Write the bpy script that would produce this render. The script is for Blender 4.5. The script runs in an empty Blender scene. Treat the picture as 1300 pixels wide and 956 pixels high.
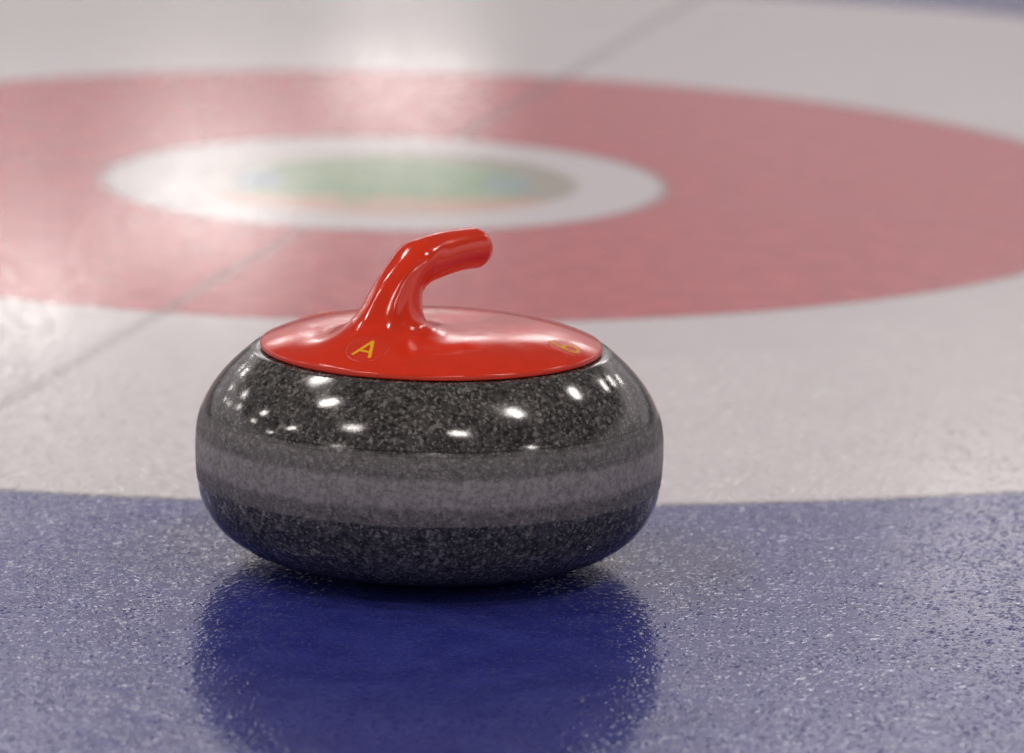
import bpy, bmesh, math, random
import numpy as np
from mathutils import Vector, Matrix

random.seed(7)
scene = bpy.context.scene
col = scene.collection
R_ = math.radians

# ------------------------------------------------------------------ helpers
def link(name, me, mat=None, parent=None):
    o = bpy.data.objects.new(name, me)
    col.objects.link(o)
    if mat: me.materials.append(mat)
    if parent: o.parent = parent
    return o

class NT:
    """small wrapper for building node trees"""
    def __init__(self, mat):
        mat.use_nodes = True
        self.t = mat.node_tree
        self.t.nodes.clear()
    def n(self, kind, **props):
        nd = self.t.nodes.new(kind)
        for k, v in props.items():
            if k == 'inp':
                for kk, vv in v.items(): self.set(nd.inputs[kk], vv)
            else: setattr(nd, k, v)
        return nd
    def set(self, sock, v):
        if isinstance(v, bpy.types.NodeSocket): self.t.links.new(v, sock)
        else: sock.default_value = v
    def m(self, op, a, b=0.0, c=0.0, clamp=False):
        nd = self.t.nodes.new('ShaderNodeMath'); nd.operation = op; nd.use_clamp = clamp
        self.set(nd.inputs[0], a); self.set(nd.inputs[1], b); self.set(nd.inputs[2], c)
        return nd.outputs[0]
    def ramp(self, v, lo, hi, a=0.0, b=1.0):
        nd = self.t.nodes.new('ShaderNodeMapRange'); nd.interpolation_type = 'SMOOTHSTEP'
        self.set(nd.inputs[0], v)
        for i, x in enumerate((lo, hi, a, b)): self.set(nd.inputs[i+1], x)
        return nd.outputs[0]
    def mix(self, f, a, b, blend='MIX'):
        nd = self.t.nodes.new('ShaderNodeMix'); nd.data_type = 'RGBA'; nd.blend_type = blend
        self.set(nd.inputs[0], f)
        for s, v in ((6, a), (7, b)):
            if not isinstance(v, bpy.types.NodeSocket): v = tuple(v) + ((1.0,) if len(v) == 3 else ())
            self.set(nd.inputs[s], v)
        return nd.outputs[2]
    def noise(self, vec, scale, detail=2.0, rough=0.5, dist=0.0, out='Fac'):
        nd = self.n('ShaderNodeTexNoise', inp={'Vector': vec, 'Scale': scale, 'Detail': detail,
                                               'Roughness': rough, 'Distortion': dist})
        return nd.outputs[out]

# ------------------------------------------------------------------ numbers
# lengths in metres, the stone stands on the ice at the origin, camera looks along +Y
K = 1/2112.0
RB, HT, PT, HB, PB = 296.2*K, 182.4*K, 1.77, 167.7*K, 3.68
ZE = HB                              # height of the stone's widest girth
HOUSE = (-0.0593, 1.3724)            # centre of the painted house
RADII = dict(logo=0.158, button=0.229, red=0.61, white=1.22, blue=1.90)
LINE_ANG = 1.3275                    # direction of the centre line
ZR = ZE + 0.0536                     # height of the handle's rim
ROW = LINE_ANG - math.pi/2
ZB1, ZB0 = ZE + 30*K, ZE - 60*K      # upper and lower edge of the striking band

# ------------------------------------------------------------------ materials
def ice_material():
    mat = bpy.data.materials.new('painted_pebbled_ice'); T = NT(mat)
    pos = T.n('ShaderNodeNewGeometry').outputs['Position']
    # paint under the ice is seen through an uneven surface: wobble the lookup
    nz = T.n('ShaderNodeTexNoise', inp={'Vector': pos, 'Scale': 230.0, 'Detail': 1.0})
    wob = T.n('ShaderNodeVectorMath', operation='SUBTRACT', inp={0: nz.outputs['Color'], 1: (.5, .5, .5)})
    wob2 = T.n('ShaderNodeVectorMath', operation='SCALE', inp={0: wob.outputs[0], 3: 0.010})
    p = T.n('ShaderNodeVectorMath', operation='ADD', inp={0: pos, 1: wob2.outputs[0]}).outputs[0]
    p = T.n('ShaderNodeVectorMath', operation='SUBTRACT', inp={0: p, 1: (HOUSE[0], HOUSE[1], 0)}).outputs[0]
    sp = T.n('ShaderNodeSeparateXYZ', inp={0: p})
    x, y = sp.outputs[0], sp.outputs[1]
    r = T.m('SQRT', T.m('ADD', T.m('MULTIPLY', x, x), T.m('MULTIPLY', y, y)))
    mott = T.noise(pos, 26.0, 4.0, 0.6)
    mott2 = T.noise(pos, 7.0, 3.0, 0.55)
    white = T.mix(mott2, (.71, .655, .690), (.79, .735, .768))
    blue = T.mix(T.ramp(mott, .35, .65), (.024, .032, .225), (.036, .046, .27))
    red = T.mix(T.ramp(T.noise(pos, 34.0, 5.0, .68), .3, .7), (.48, .018, .030), (.68, .050, .066))
    e = 0.004
    def inside(rad, soft=e): return T.ramp(r, rad-soft, rad+soft, 1.0, 0.0)
    # button logo: green field, pale blue marks left and right, orange crescent to the front
    green = T.mix(T.ramp(T.noise(p, 30.0, 2.0), .4, .6), (.17, .37, .13), (.26, .43, .19))
    lg = T.mix(T.ramp(r, .110, .130), green, T.mix(T.ramp(x, -.06, .08), (.66, .60, .58), (.36, .33, .24)))
    bx = T.m('ABSOLUTE', x)
    bl = T.m('MULTIPLY', T.ramp(bx, .075, .09), T.ramp(T.m('ABSOLUTE', T.m('SUBTRACT', y, .0)), .03, .055, 1, 0))
    bl = T.m('MULTIPLY', bl, T.ramp(bx, .112, .125, 1, 0))
    lg = T.mix(T.m('MULTIPLY', bl, T.ramp(x, -.05, .05, .95, .55)), lg, (.20, .32, .46))
    cres = T.m('MULTIPLY', T.ramp(y, -.085, -.060, 1, 0), T.ramp(T.noise(p, 22.0, 2.0), .3, .5, .45, 1.0))
    lg = T.mix(T.m('MULTIPLY', cres, .8), lg, (.78, .40, .27))
    lg = T.mix(.08, lg, white)
    c = T.mix(inside(RADII['blue']), white, blue)
    c = T.mix(inside(RADII['white']), c, white)
    c = T.mix(inside(RADII['red']), c, red)
    c = T.mix(inside(RADII['button']), c, white)
    c = T.mix(inside(RADII['logo'], .008), c, lg)
    # a darker fringe where two colours of paint meet
    for nm, s in (('white', .5), ('red', .25), ('button', .35)):
        k = T.ramp(T.m('ABSOLUTE', T.m('SUBTRACT', r, RADII[nm])), .002, .010, s, 0)
        c = T.mix(k, c, (.16, .15, .15))
    # centre line and tee line, thin dark strings under the ice
    ca, sa = math.cos(LINE_ANG), math.sin(LINE_ANG)
    d1 = T.m('ABSOLUTE', T.m('SUBTRACT', T.m('MULTIPLY', x, sa), T.m('MULTIPLY', y, ca)))
    d2 = T.m('ABSOLUTE', T.m('ADD', T.m('MULTIPLY', x, ca), T.m('MULTIPLY', y, sa)))
    outer = T.ramp(r, RADII['button'], RADII['button']+.005)
    for d, s in ((d1, .38), (d2, .22)):
        k = T.m('MULTIPLY', T.ramp(d, .005, .0085, s, 0), outer)
        c = T.mix(k, c, (.12, .09, .09))
    # pebble: the sheet is nearly flat, with small frozen grains standing on it
    # (drawn out a little along the sheet, the way the ice is nipped and swept)
    jit = T.n('ShaderNodeVectorMath', operation='SCALE', inp={0: wob.outputs[0], 3: 0.004})
    gp = T.n('ShaderNodeVectorMath', operation='ADD', inp={0: pos, 1: jit.outputs[0]}).outputs[0]
    mp = T.n('ShaderNodeMapping', vector_type='TEXTURE', inp={'Vector': gp, 'Rotation': (0, 0, LINE_ANG), 'Scale': (2.0, 1.0, 1.0)}).outputs[0]
    grains = 0.0
    for k, (sc, keep, hh) in enumerate(((270.0, .45, 1.55), (420.0, .35, .95), (170.0, .70, 1.75))):
        vg = T.n('ShaderNodeTexVoronoi', feature='F1', voronoi_dimensions='2D', inp={'Vector': mp, 'Scale': sc})
        vc = T.n('ShaderNodeSeparateColor', inp={0: vg.outputs['Color']})
        dome = T.ramp(vg.outputs['Distance'], .0, .46, 1, 0)
        grains = T.m('ADD', grains, T.m('MULTIPLY', dome, T.ramp(vc.outputs[0], keep, 1.0, 0, hh)))
    g1 = T.noise(mp, 300.0, 2.0, 0.6)
    g2 = T.noise(pos, 85.0, 2.0, 0.5)
    g3 = T.noise(pos, 24.0, 1.0, 0.5)
    # the middle of the house is swept smooth, the outer ice keeps its grain
    swept = T.m('MULTIPLY', T.ramp(T.m('ADD', r, T.m('MULTIPLY', T.m('SUBTRACT', mott2, .5), .5)), .60, .98, .15, 1.0),
                T.ramp(T.noise(pos, 16.0, 3.0), .3, .7, .7, 1.15))
    hgt = T.m('ADD', T.m('MULTIPLY', swept, T.m('ADD', grains, T.m('MULTIPLY', g1, .35))),
              T.m('ADD', T.m('MULTIPLY', T.m('MULTIPLY', g2, swept), .15), T.m('MULTIPLY', g3, .12)))
    bump = T.n('ShaderNodeBump', inp={'Strength': 1.0, 'Distance': 0.00020, 'Height': hgt})
    frost = T.ramp(T.noise(pos, 420.0, 2.0), .55, .72, 0.0, 0.06)
    c = T.mix(frost, c, (.75, .75, .78))
    # faint pale mottling in the colour, standing in for blurred grain glints
    glint_mottle = T.m('MULTIPLY', T.ramp(T.noise(pos, 75.0, 5.0, .7), .46, .74, 0, .03), T.ramp(mott2, .35, .65, .5, 1.2))
    c = T.mix(glint_mottle, c, (.78, .75, .78))
    rough = T.ramp(T.noise(pos, 90.0, 3.0), .35, .7, .07, .12)
    b = T.n('ShaderNodeBsdfPrincipled', inp={'Base Color': c, 'Roughness': rough, 'IOR': 1.31,
                                             'Normal': bump.outputs[0]})
    T.n('ShaderNodeOutputMaterial', inp={'Surface': b.outputs[0]})
    return mat

def granite_material(name):
    """polished above and below, ground matt (paler, scuffed) on the striking band"""
    mat = bpy.data.materials.new(name); T = NT(mat)
    oc = T.n('ShaderNodeTexCoord').outputs['Object']
    nz = T.n('ShaderNodeTexNoise', inp={'Vector': oc, 'Scale': 420.0, 'Detail': 2.0})
    wob = T.n('ShaderNodeVectorMath', operation='SUBTRACT', inp={0: nz.outputs['Color'], 1: (.5, .5, .5)})
    wob = T.n('ShaderNodeVectorMath', operation='SCALE', inp={0: wob.outputs[0], 3: .0024})
    wc = T.n('ShaderNodeVectorMath', operation='ADD', inp={0: oc, 1: wob.outputs[0]}).outputs[0]
    base = T.mix(T.ramp(T.noise(oc, 420.0, 3.0, .6), .35, .68), (.022, .021, .0205), (.088, .084, .081))
    base = T.mix(T.ramp(T.noise(oc, 75.0, 3.0, .6), .40, .70, 0, .40), base, (.125, .119, .115))
    dk = T.noise(oc, 240.0, 1.0, .5)
    base = T.mix(T.ramp(dk, .56, .68, 0, .75), base, (.015, .015, .016))
    # pale crystals: angular elongated cells in several directions, only some of them light
    for i, (rot, sc, keep, lim) in enumerate((((.4, .2, .3), 400, .80, .50), ((1.2, .7, 1.6), 330, .84, .50),
                                              ((2.1, 1.4, .5), 560, .74, .55), ((.2, 2.0, 2.5), 270, .91, .45),
                                              ((1.0, 1.0, 2.9), 760, .70, .6))):
        mp = T.n('ShaderNodeMapping', vector_type='TEXTURE', inp={'Vector': wc, 'Rotation': rot, 'Scale': (1.0, 1.25, 2.1),
                                                                  'Location': (i*3.1, i*1.7, i*.9)})
        vo = T.n('ShaderNodeTexVoronoi', feature='F1', inp={'Vector': mp.outputs[0], 'Scale': float(sc)})
        cc = T.n('ShaderNodeSeparateColor', inp={0: vo.outputs['Color']})
        f = T.m('MULTIPLY', T.ramp(cc.outputs[0], keep, keep+.08), T.ramp(vo.outputs['Distance'], lim-.22, lim+.06, 1, 0))
        f = T.m('MULTIPLY', f, T.m('ADD', .12, T.m('MULTIPLY', cc.outputs[1], .40)))
        base = T.mix(f, base, (.36, .34, .325))
    sp = T.n('ShaderNodeSeparateXYZ', inp={0: oc})
    blot = T.noise(oc, 45.0, 4.0, .65)
    z0 = T.m('SUBTRACT', sp.outputs[2], ZE)
    z1 = T.m('ADD', z0, T.m('MULTIPLY', T.m('SUBTRACT', blot, .5), .0035))
    zf = T.m('ADD', z0, T.m('MULTIPLY', T.m('SUBTRACT', T.noise(oc, 300.0, 2.0), .5), .0012))
    matt = T.m('MULTIPLY', T.ramp(zf, ZB0-ZE-.0006, ZB0-ZE+.0010), T.ramp(z1, ZB1-ZE-.0040, ZB1-ZE+.0022, 1, 0))
    mid = T.m('MULTIPLY', T.ramp(z1, -.0205, -.0150), T.ramp(z1, -.0030, .0020, 1, 0))
    st = T.n('ShaderNodeMapping', inp={'Vector': oc, 'Scale': (1, 1, .16)})
    haze = T.m('ADD', .30, T.m('MULTIPLY', mid, .54))
    haze = T.m('MULTIPLY', haze, T.ramp(T.noise(st.outputs[0], 120.0, 4.0, .65), .25, .75, .86, 1.08))
    haze = T.m('MULTIPLY', haze, T.ramp(T.noise(oc, 300.0, 4.0, .7), .32, .68, .55, 1.25))
    base = T.mix(T.m('MULTIPLY', haze, matt), base, (.385, .36, .355))
    # faint worn rings where the grinding begins
    for zz, wd, am in ((ZB1-ZE+.0012, .0005, .55), (ZB1-ZE-.0016, .0004, .35)):
        k = T.ramp(T.m('ABSOLUTE', T.m('SUBTRACT', zf, zz)), wd*.4, wd*1.6, am, 0)
        base = T.mix(k, base, (.02, .02, .02))
    sm = T.noise(oc, 22.0, 4.0, .6)
    pol = T.ramp(sm, .38, .72, .07, .18)
    rough = T.m('ADD', T.m('MULTIPLY', matt, T.ramp(blot, .3, .7, .42, .60)), T.m('MULTIPLY', T.m('SUBTRACT', 1.0, matt), pol))
    bmp = T.n('ShaderNodeBump', inp={'Strength': T.m('ADD', .08, T.m('MULTIPLY', matt, .30)), 'Distance': .0003,
                                     'Height': T.noise(oc, 800.0, 3.0, .6)})
    b = T.n('ShaderNodeBsdfPrincipled', inp={'Base Color': base, 'Roughness': rough, 'IOR': 1.53,
                                             'Normal': bmp.outputs[0]})
    T.n('ShaderNodeOutputMaterial', inp={'Surface': b.outputs[0]})
    return mat

def plastic_material(name, colr, rough=(.10, .18), scratch=True):
    mat = bpy.data.materials.new(name); T = NT(mat)
    oc = T.n('ShaderNodeTexCoord').outputs['Object']
    a = T.noise(oc, 60.0, 5.0, .65)
    c = T.mix(T.ramp(a, .35, .7, 0, .35), colr, tuple(min(1, k*.78) for k in colr))
    rg = T.ramp(T.noise(oc, 110.0, 5.0, .7), .35, .7, rough[0], rough[1])
    inp = {'Base Color': c, 'Roughness': rg, 'IOR': 1.58}
    if scratch:
        st = T.n('ShaderNodeMapping', inp={'Vector': oc, 'Rotation': (0, 0, .6), 'Scale': (1, .06, 1)})
        h = T.m('ADD', T.noise(st.outputs[0], 900.0, 3.0, .7), T.m('MULTIPLY', T.noise(oc, 45.0, 2.0), 2.0))
        inp['Normal'] = T.n('ShaderNodeBump', inp={'Strength': .22, 'Distance': .00022, 'Height': h}).outputs[0]
    b = T.n('ShaderNodeBsdfPrincipled', inp=inp)
    T.n('ShaderNodeOutputMaterial', inp={'Surface': b.outputs[0]})
    return mat

ICE = ice_material()
GRANITE = granite_material('granite')
BAND = GRANITE
RED = plastic_material('red_plastic', (.86, .042, .012))
INSET = plastic_material('red_label_plastic', (.82, .042, .016), (.24, .36), False)
YELLOW = plastic_material('yellow_print', (1.0, .50, .0), (.45, .6), False)

# ------------------------------------------------------------------ the ice and its painted rings
def annulus(name, r0, r1, seg=360):
    bm = bmesh.new()
    radii = [r0, r1]
    rings = []
    for r in radii:
        if r == 0: rings.append([bm.verts.new((HOUSE[0], HOUSE[1], 0))]*seg)
        else: rings.append([bm.verts.new((HOUSE[0]+r*math.cos(2*math.pi*i/seg), HOUSE[1]+r*math.sin(2*math.pi*i/seg), 0)) for i in range(seg)])
    for i in range(seg):
        j = (i+1) % seg
        if r0 == 0: bm.faces.new((rings[0][0], rings[1][i], rings[1][j]))
        else: bm.faces.new((rings[0][i], rings[1][i], rings[1][j], rings[0][j]))
    me = bpy.data.meshes.new(name); bm.to_mesh(me); bm.free()
    o = link(name, me, ICE); o['kind'] = 'structure'
    return o
annulus('ice', RADII['blue'], 60.0)
annulus('blue_ring', RADII['white'], RADII['blue'])
annulus('white_ring', RADII['red'], RADII['white'])
annulus('red_ring', RADII['button'], RADII['red'])
annulus('button', 0, RADII['button'])

# ------------------------------------------------------------------ granite body of the stone
stone = bpy.data.objects.new('curling_stone', None); col.objects.link(stone)
stone['label'] = 'grey speckled granite curling stone with red gooseneck handle on the blue ice ring'
stone['category'] = 'curling stone'

def profile():
    pts = []
    for i in range(361):
        t = math.pi/2*(1 - i/360)
        pts.append((RB*math.cos(t)**(2/PB) if t < math.pi/2 else 0, ZE - HB*math.sin(t)**(2/PB)))
    for i in range(1, 361):
        t = math.pi/2*i/360
        pts.append((RB*max(math.cos(t), 0)**(2/PT), ZE + HT*math.sin(t)**(2/PT)))
    a = np.array(pts)
    s = np.r_[0, np.cumsum(np.hypot(*np.diff(a, axis=0).T))]
    u = np.linspace(0, s[-1], 420)
    q = np.stack([np.interp(u, s, a[:, 0]), np.interp(u, s, a[:, 1])], 1)
    k = np.exp(-.5*(np.arange(-18, 19)/8.0)**2); k /= k.sum()
    pad = np.r_[np.repeat(q[:1], 18, 0), q, np.repeat(q[-1:], 18, 0)]
    sm = np.stack([np.convolve(pad[:, j], k, 'valid') for j in (0, 1)], 1)
    w = np.clip(np.minimum(np.arange(420), np.arange(419, -1, -1))/24.0, 0, 1)[:, None]
    q = q*(1-w) + sm*w
    top = ZR - .0036                 # flat seat under the handle
    q = q[q[:, 1] < top]
    q[:, 0] = np.maximum(q[:, 0], 0)
    return q, top
PROF, ZTOP = profile()

def lathe(name, prof, mat, parent, seg=256, cap=False):
    bm = bmesh.new(); pairs = []
    for pf in prof:
        rows = []
        for r, z in pf:
            if r < 1e-5: rows.append([bm.verts.new((0, 0, z))]*seg)
            else: rows.append([bm.verts.new((r*math.cos(2*math.pi*i/seg), r*math.sin(2*math.pi*i/seg), z)) for i in range(seg)])
        pairs += list(zip(rows[:-1], rows[1:]))
    for a, b in pairs:
        for i in range(seg):
            j = (i+1) % seg
            vs = []
            for v in (a[i], a[j], b[j], b[i]):
                if v not in vs: vs.append(v)
            if len(vs) > 2:
                try: bm.faces.new(vs)
                except ValueError: pass
    for f in bm.faces: f.smooth = True
    me = bpy.data.meshes.new(name); bm.to_mesh(me); bm.free()
    return link(name, me, mat, parent)

low = [(r, z) for r, z in PROF if z < ZB0]
up = [(r, z) for r, z in PROF if z > ZB1]
rr = lambda z: float(np.interp(z, PROF[:, 1], PROF[:, 0]))
body = lathe('granite_body', [low + [(rr(ZB0), ZB0)], [(rr(ZB1), ZB1)] + up + [(up[-1][0]-.004, ZTOP), (0, ZTOP)]], GRANITE, stone)
bp = [(r, z) for r, z in PROF if ZB0 < z < ZB1]
band = lathe('striking_band', [[(rr(ZB0), ZB0)] + bp + [(rr(ZB1), ZB1)]], GRANITE, body)

# ------------------------------------------------------------------ the handle: one smooth moulding, built from a distance field (mm)
HEAD = R_(52.0)
CH, SH = math.cos(HEAD), math.sin(HEAD)
RD = 102.6                           # rim radius
SAG = 12.4
RS = (RD*RD + SAG*SAG)/(2*SAG)
NECK = np.array([[-56, -6, 36, 26], [-50, 8, 29, 21.5], [-42, 21, 24.0, 16.5], [-34, 37, 19.5, 13.2], [-26, 48, 15.5, 12.8], [-18, 55, 12.5, 12.4], [-8, 64, 9, 11.0]], float)
FLUTES = [(-2.85, .055, .26), (-2.02, .06, .28), (2.85, .055, .26), (2.02, .06, .28)]
GRIP_U, GRIP_M, GRIP_Z, GRIP_K = (-15.5, 37.5), 23.0, 53.0, .0022   # grip axis: a shallow arch along u
def smin(a, b, k):
    h = np.maximum(k - np.abs(a - b), 0)/k
    return np.minimum(a, b) - h*h*h*k/6.0
def smax(a, b, k): return -smin(-a, -b, k)
def sdf(x, y, z):
    u = x*CH + y*SH; v = -x*SH + y*CH
    rad = np.sqrt(x*x + y*y)
    q = np.minimum(rad/RD, 1.1)
    slope = SAG*4*q**3/RD
    dome = (z - SAG*(1 - q**4))/np.sqrt(1 + slope*slope)
    d = smax(smax(dome, rad - RD, 1.8), -(z + 3.3), 1.6)
    # neck: ellipse cross-sections along a leaning axis
    cu = np.interp(z, NECK[:, 1], NECK[:, 0]); a = np.interp(z, NECK[:, 1], NECK[:, 2]); b = np.interp(z, NECK[:, 1], NECK[:, 3])
    du = u - cu
    ang = np.arctan2(v, du)
    fl = 1.0
    fade = np.clip((z - 6)/14, 0, 1)*np.clip((60 - z)/18, 0, 1)
    for a0, amp, wd in FLUTES:
        dd = np.abs(ang - a0); dd = np.minimum(dd, 2*np.pi - dd)
        fl = fl - amp*fade*np.exp(-(dd/wd)**2)
    q = np.sqrt((du/a)**2 + (v/b)**2)/fl
    neck = (q - 1)*np.minimum(a, b)*.9
    neck = smax(neck, np.maximum(z - 59, -6 - z), 10.0)
    # grip: rounded bar, a little deeper than wide, swelling to the end
    U0, U1 = GRIP_U
    uc = np.clip(u, U0, U1)
    slope = -2*GRIP_K*(uc - GRIP_M)
    gz = (z - (GRIP_Z - GRIP_K*(uc - GRIP_M)**2 + slope*(u - uc)))/np.sqrt(1 + slope*slope)
    sg = (uc - U0)/(U1 - U0); rg = 14.2 - 1.3*sg*sg*(3 - 2*sg)
    low = np.clip(-gz/rg, 0, 1); p = 2.0 - .30*low   # the grip narrows to a blunt keel underneath
    rho = (np.abs(v*1.03)**p + np.abs(gz)**p + 1e-9)**(1/p)
    before = np.maximum(U0 - u, 0); after = np.maximum(u - U1, 0)*1.04
    grip = np.sqrt(np.maximum(before, after)**2 + rho**2) - rg
    h = smin(neck, grip, 8.0)
    return smax(smax(smin(d, h, 24.0), rad - RD, 1.8), -(z + 3.3), 1.4)

def smooth_interp_neck():
    # resample the neck stations with a smooth curve so no kinks show in the highlights
    global NECK
    zz = np.linspace(NECK[0, 1], NECK[-1, 1], 60)
    out = np.stack([np.interp(zz, NECK[:, 1], NECK[:, j]) if j != 1 else zz for j in range(4)], 1)
    k = np.exp(-.5*(np.arange(-12, 13)/4.5)**2); k /= k.sum()
    for j in (0, 2, 3):
        p = np.r_[2*out[0, j]-out[12:0:-1, j], out[:, j], 2*out[-1, j]-out[-2:-14:-1, j]]
        out[:, j] = np.convolve(p, k, 'valid')
    NECK = out
smooth_interp_neck()

def grad(p, e=.05):
    x, y, z = p.T
    g = np.stack([sdf(x+e, y, z)-sdf(x-e, y, z), sdf(x, y+e, z)-sdf(x, y-e, z), sdf(x, y, z+e)-sdf(x, y, z-e)], 1)/(2*e)
    return g
def newton(p, n=6):
    for _ in range(n):
        f = sdf(*p.T); g = grad(p); g2 = np.maximum((g*g).sum(1), .05)
        st = -(f/g2)[:, None]*g
        ln = np.linalg.norm(st, axis=1, keepdims=True)
        p = p + st*np.minimum(1, .8/np.maximum(ln, 1e-9))
    return p

def surface_nets(step=1.3):
    ax = np.arange(-RD-3, RD+3+step, step); az = np.arange(-5.13, 74, step)
    X, Y, Z = np.meshgrid(ax, ax, az, indexing='ij')
    F = sdf(X.ravel(), Y.ravel(), Z.ravel()).reshape(X.shape)
    S = F < 0
    n = [s-1 for s in S.shape]
    c = np.zeros(n, int)
    for i in (0, 1):
        for j in (0, 1):
            for k in (0, 1):
                c += S[i:i+n[0], j:j+n[1], k:k+n[2]]
    act = (c > 0) & (c < 8)
    idx = -np.ones(n, int); ii = np.argwhere(act); idx[act] = np.arange(len(ii))
    P = np.stack([ax[ii[:, 0]], ax[ii[:, 1]], az[ii[:, 2]]], 1) + step/2
    faces = []
    for axis in range(3):
        A = S[:-1] if axis == 0 else (S[:, :-1] if axis == 1 else S[:, :, :-1])
        B = S[1:] if axis == 0 else (S[:, 1:] if axis == 1 else S[:, :, 1:])
        e = np.argwhere(A != B)
        flip = A[tuple(e.T)]
        o1, o2 = [(1, 2), (2, 0), (0, 1)][axis]
        ok = (e[:, o1] > 0) & (e[:, o2] > 0)
        for q in range(3): ok &= e[:, q] < n[q]
        e, flip = e[ok], flip[ok]
        quad = []
        for s1, s2 in ((1, 1), (0, 1), (0, 0), (1, 0)):
            m = e.copy(); m[:, o1] -= s1; m[:, o2] -= s2
            quad.append(idx[tuple(m.T)])
        quad = np.stack(quad, 1)
        quad[~flip] = quad[~flip][:, ::-1]
        faces.append(quad)
    return P, np.concatenate(faces)

P, Q = surface_nets()
P = newton(P, 4)
for _ in range(3):                   # relax along the surface, then snap back on it
    acc = np.zeros_like(P); cnt = np.zeros(len(P))
    for a, b in ((0, 1), (1, 2), (2, 3), (3, 0)):
        for s, t in ((a, b), (b, a)):
            np.add.at(acc, Q[:, s], P[Q[:, t]]); np.add.at(cnt, Q[:, s], 1)
    P = newton(.5*P + .5*acc/np.maximum(cnt, 1)[:, None], 3)
N = grad(P); N /= np.maximum(np.linalg.norm(N, axis=1, keepdims=True), 1e-6)
me = bpy.data.meshes.new('handle')
me.from_pydata((P*.001 + [0, 0, ZR]).tolist(), [], Q.tolist())
me.polygons.foreach_set('use_smooth', [True]*len(me.polygons))
me.update()
me.normals_split_custom_set_from_vertices(N.tolist())
handle = link('handle', me, RED, stone)

# labels on the disc: an oval inlay and a yellow character, laid onto the moulding
def onto(pts, lift):
    p = newton(np.array(pts, float), 12)
    g = grad(p); g /= np.linalg.norm(g, axis=1, keepdims=True)
    return (p + g*lift)*.001 + [0, 0, ZR], g

def frame(centre):
    c = newton(np.array([centre], float), 12)[0]
    n = grad(c[None])[0]; n /= np.linalg.norm(n)
    return c, n
def local(centre, up):
    c, n = frame(centre)
    upv = np.array([math.cos(up), math.sin(up), 0.0]); upv -= n*(upv@n); upv /= np.linalg.norm(upv)
    rt = np.cross(upv, n)
    return c, n, rt, upv

def oval(name, centre, up, a, b, parent, lift=.28):
    c, n, rt, upv = local(centre, up)
    radii = [0, .3, .6, .85, .955, .985, 1.0]; hs = [lift]*4 + [lift, lift*.7, -.25]
    seg = 72; pts = []; hh = []
    for r, h in zip(radii, hs):
        for i in range(seg if r else 1):
            t = 2*math.pi*i/seg
            pts.append(c + rt*(a*r*math.cos(t)) + upv*(b*r*math.sin(t))); hh.append(h)
    p, g = onto(pts, np.array(hh)[:, None])
    fc = [(0, 1+i, 1+(i+1) % seg) for i in range(seg)]
    for k in range(len(radii)-2):
        o = 1+k*seg
        fc += [(o+i, o+seg+i, o+seg+(i+1) % seg, o+(i+1) % seg) for i in range(seg)]
    me = bpy.data.meshes.new(name); me.from_pydata(p.tolist(), [], fc)
    me.polygons.foreach_set('use_smooth', [True]*len(me.polygons))
    return link(name, me, INSET, parent)

def stroke(name, centre, up, lines, width, parent, lift=.40):
    c, n, rt, upv = local(centre, up)
    V, Fc = [], []
    for k, ln in enumerate(lines):
        ln = np.array(ln, float)
        s = np.r_[0, np.cumsum(np.hypot(*np.diff(ln, axis=0).T))]
        m = max(8, int(s[-1]/.4)); u = np.linspace(0, s[-1], m)
        q = np.stack([np.interp(u, s, ln[:, 0]), np.interp(u, s, ln[:, 1])], 1)
        tg = np.gradient(q, axis=0); tg /= np.linalg.norm(tg, axis=1, keepdims=True)
        nn = np.stack([-tg[:, 1], tg[:, 0]], 1)
        # rounded ends: extra stations beyond the first and last point
        st = [(q[0]-tg[0]*width/2*math.cos(a), nn[0], math.sin(a)) for a in np.linspace(.25, 1.4, 5)]
        st += [(q[i], nn[i], 1.0) for i in range(m)]
        st += [(q[-1]+tg[-1]*width/2*math.cos(a), nn[-1], math.sin(a)) for a in np.linspace(1.4, .25, 5)]
        L = [c + rt*(p+w*width/2*nrm)[0] + upv*(p+w*width/2*nrm)[1] for p, nrm, w in st]
        Rr = [c + rt*(p-w*width/2*nrm)[0] + upv*(p-w*width/2*nrm)[1] for p, nrm, w in st]
        pl, _ = onto(L, lift + .02*k); pr, _ = onto(Rr, lift + .02*k)
        o = len(V); V += pl.tolist() + pr.tolist(); m = len(st)
        Fc += [(o+i, o+m+i, o+m+i+1, o+i+1) for i in range(m-1)]
    me = bpy.data.meshes.new(name); me.from_pydata(V, [], Fc)
    me.polygons.foreach_set('use_smooth', [True]*len(me.polygons))
    o = link(name, me, YELLOW, parent)
    return o

def arc(cx, cy, rx, ry, a0, a1, n=40):
    return [(cx+rx*math.cos(R_(a0+(a1-a0)*i/n)), cy+ry*math.sin(R_(a0+(a1-a0)*i/n))) for i in range(n+1)]
LETTER_A = [[(-4.3, -6.0), (0, 6.2)], [(0, 6.2), (4.3, -6.0)], [(-2.9, -2.2), (2.9, -2.2)]]
SIX = [arc(3.6, -2.8, 7.2, 10.6, 106, 176) + arc(0, -2.8, 3.6, 3.6, 182, 540)]
def place_label(kind, centre, up, a=12.5, b=11.0, s=1.0):
    o = oval('oval_inlay', centre, up, a, b, handle)
    lines = [[(x*s, y*s) for x, y in ln] for ln in (LETTER_A if kind == 'letter' else SIX)]
    stroke(kind, centre, up, lines, (1.55 if kind == 'letter' else 1.6)*s, handle)
def polar(r, deg): return (r*math.cos(R_(deg)), r*math.sin(R_(deg)), 6.0)
place_label('letter', polar(80.5, 243.0), R_(66), b=13.5, s=1.25)
place_label('numeral', polar(87, 336), R_(166), s=1.28)
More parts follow.
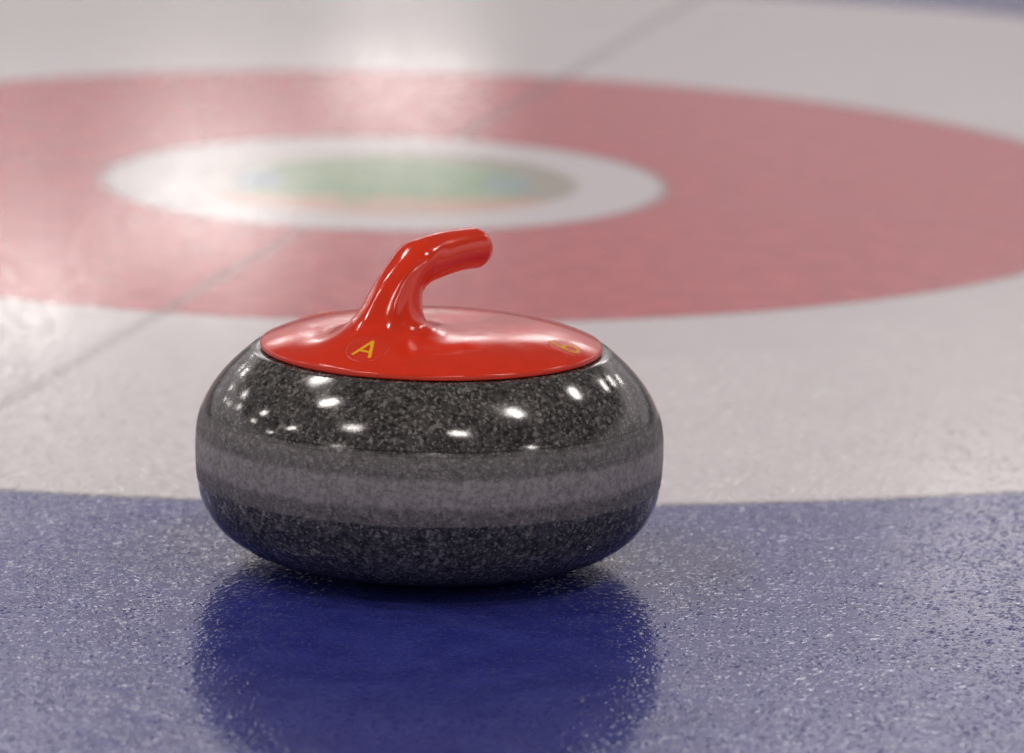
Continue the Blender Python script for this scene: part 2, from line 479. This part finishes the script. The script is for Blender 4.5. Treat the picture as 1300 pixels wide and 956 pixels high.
place_label('numeral', polar(86, 144), R_(-36), s=1.1)

# ------------------------------------------------------------------ light: ceiling lamps of the hall, added glitter lights and the pale hall itself
w = bpy.data.worlds.new('World'); scene.world = w; w.use_nodes = True
nt = w.node_tree; nt.nodes.clear()
class W(NT):
    def __init__(self, t): self.t = t
T = W(nt)
tc = T.n('ShaderNodeTexCoord').outputs['Generated']
sp = T.n('ShaderNodeSeparateXYZ', inp={0: tc})
z = sp.outputs[2]
nzw = T.noise(tc, 5.0, 3.0, .6)
zz = T.m('ADD', z, T.m('MULTIPLY', T.m('SUBTRACT', nzw, .5), .09))
wall = T.mix(T.ramp(T.noise(tc, 9.0, 3.0), .35, .7), (.45, .41, .42), (.62, .57, .585))
wall = T.mix(T.ramp(z, .035, .105), (.13, .12, .125), wall)   # surroundings dimmed near the horizon to cut stray glints beside the stone
wall = T.mix(T.ramp(zz, .20, .27), wall, (.82, .75, .75))
c = T.mix(T.ramp(zz, .31, .41), wall, (.085, .080, .082))
bg = T.n('ShaderNodeBackground', inp={'Color': c, 'Strength': 1.0})
T.n('ShaderNodeOutputWorld', inp={'Surface': bg.outputs[0]})

def lamp(x, y, z=7.0, sx=1.25, sy=.36, power=32, rot=ROW, colr=(1, .93, .88), aim=None):
    ld = bpy.data.lights.new('area_lamp', 'AREA'); ld.shape = 'RECTANGLE'; ld.size = sx; ld.size_y = sy
    ld.energy = power; ld.color = colr
    o = bpy.data.objects.new('area_lamp', ld); col.objects.link(o); o.location = (x, y, z)
    if aim is None: o.rotation_euler = (0, 0, rot)
    else: o.rotation_euler = (Vector(aim) - Vector((x, y, z))).to_track_quat('-Z', 'Y').to_euler()
    return o
for x, y in [(-4.3, 2.7), (-4.6, .1), (-4.5, -3.5), (1.8, -4.7), (4.0, -1.0), (6.4, 4.1)]: lamp(x, y, power=84, sx=1.0, sy=.5)
for x, y in [(-9.0, -7.5), (9.5, -6.0), (0.5, -12.0)]: lamp(x, y, power=90, sx=1.0, sy=.5)   # behind and beside the camera
for x, y in [(8.5, 10.0), (9.4, 14.0), (11.2, 20.2), (-10.9, 3.6), (-14.7, 4.9), (-10.2, -1.1), (-15.2, .5), (-11.6, 10.3), (-14.6, 10.4),
             (-10.6, 26.8), (-12.6, 25.3), (-14.9, 20.7), (-19, 22.5), (-17.6, 16.9), (-11.0, 18.0)]: lamp(x, y, power=60, sx=1.3, sy=.35)
for x, y, p in [(-.9, 48, 58), (-2.2, 42, 60), (-3.3, 38, 46), (2.9, 31, 22)]: lamp(x, y, power=p, sx=1.2, sy=2.4)
# unseen area lights added beyond the house to make the near ice glitter
for i in range(5): lamp(-5.2 + 2.4*i, 24.0, z=7.6, power=30, sx=1.7, sy=1.3, aim=(0, 0, 0), colr=(1, .97, .95))

# ------------------------------------------------------------------ camera
cam = bpy.data.cameras.new('camera'); co = bpy.data.objects.new('camera', cam); col.objects.link(co)
pitch, roll = .19636, .02176
cp, sp_, c_, s_ = math.cos(pitch), math.sin(pitch), math.cos(roll), math.sin(roll)
X0 = Vector((1, 0, 0)); U0 = Vector((0, sp_, cp)); FW = Vector((0, cp, -sp_))
right = c_*X0 + s_*U0; upv = -s_*X0 + c_*U0
m = Matrix((right, upv, -FW)).transposed().to_4x4()
m.translation = Vector((.048493, -3.693769, .848366))
co.matrix_world = m
cam.sensor_width = 36.0; cam.lens = 36.0*8000/1300
cam.clip_start = .1; cam.clip_end = 300
cam.dof.use_dof = True
cam.dof.focus_distance = 3.66
cam.dof.aperture_fstop = 6.9
cam.dof.aperture_blades = 9
scene.camera = co

scene.render.engine = 'CYCLES'
scene.view_settings.view_transform = 'Standard'
scene.view_settings.look = 'None'
scene.view_settings.exposure = 0
scene.cycles.use_denoising = True
scene.cycles.max_bounces = 6
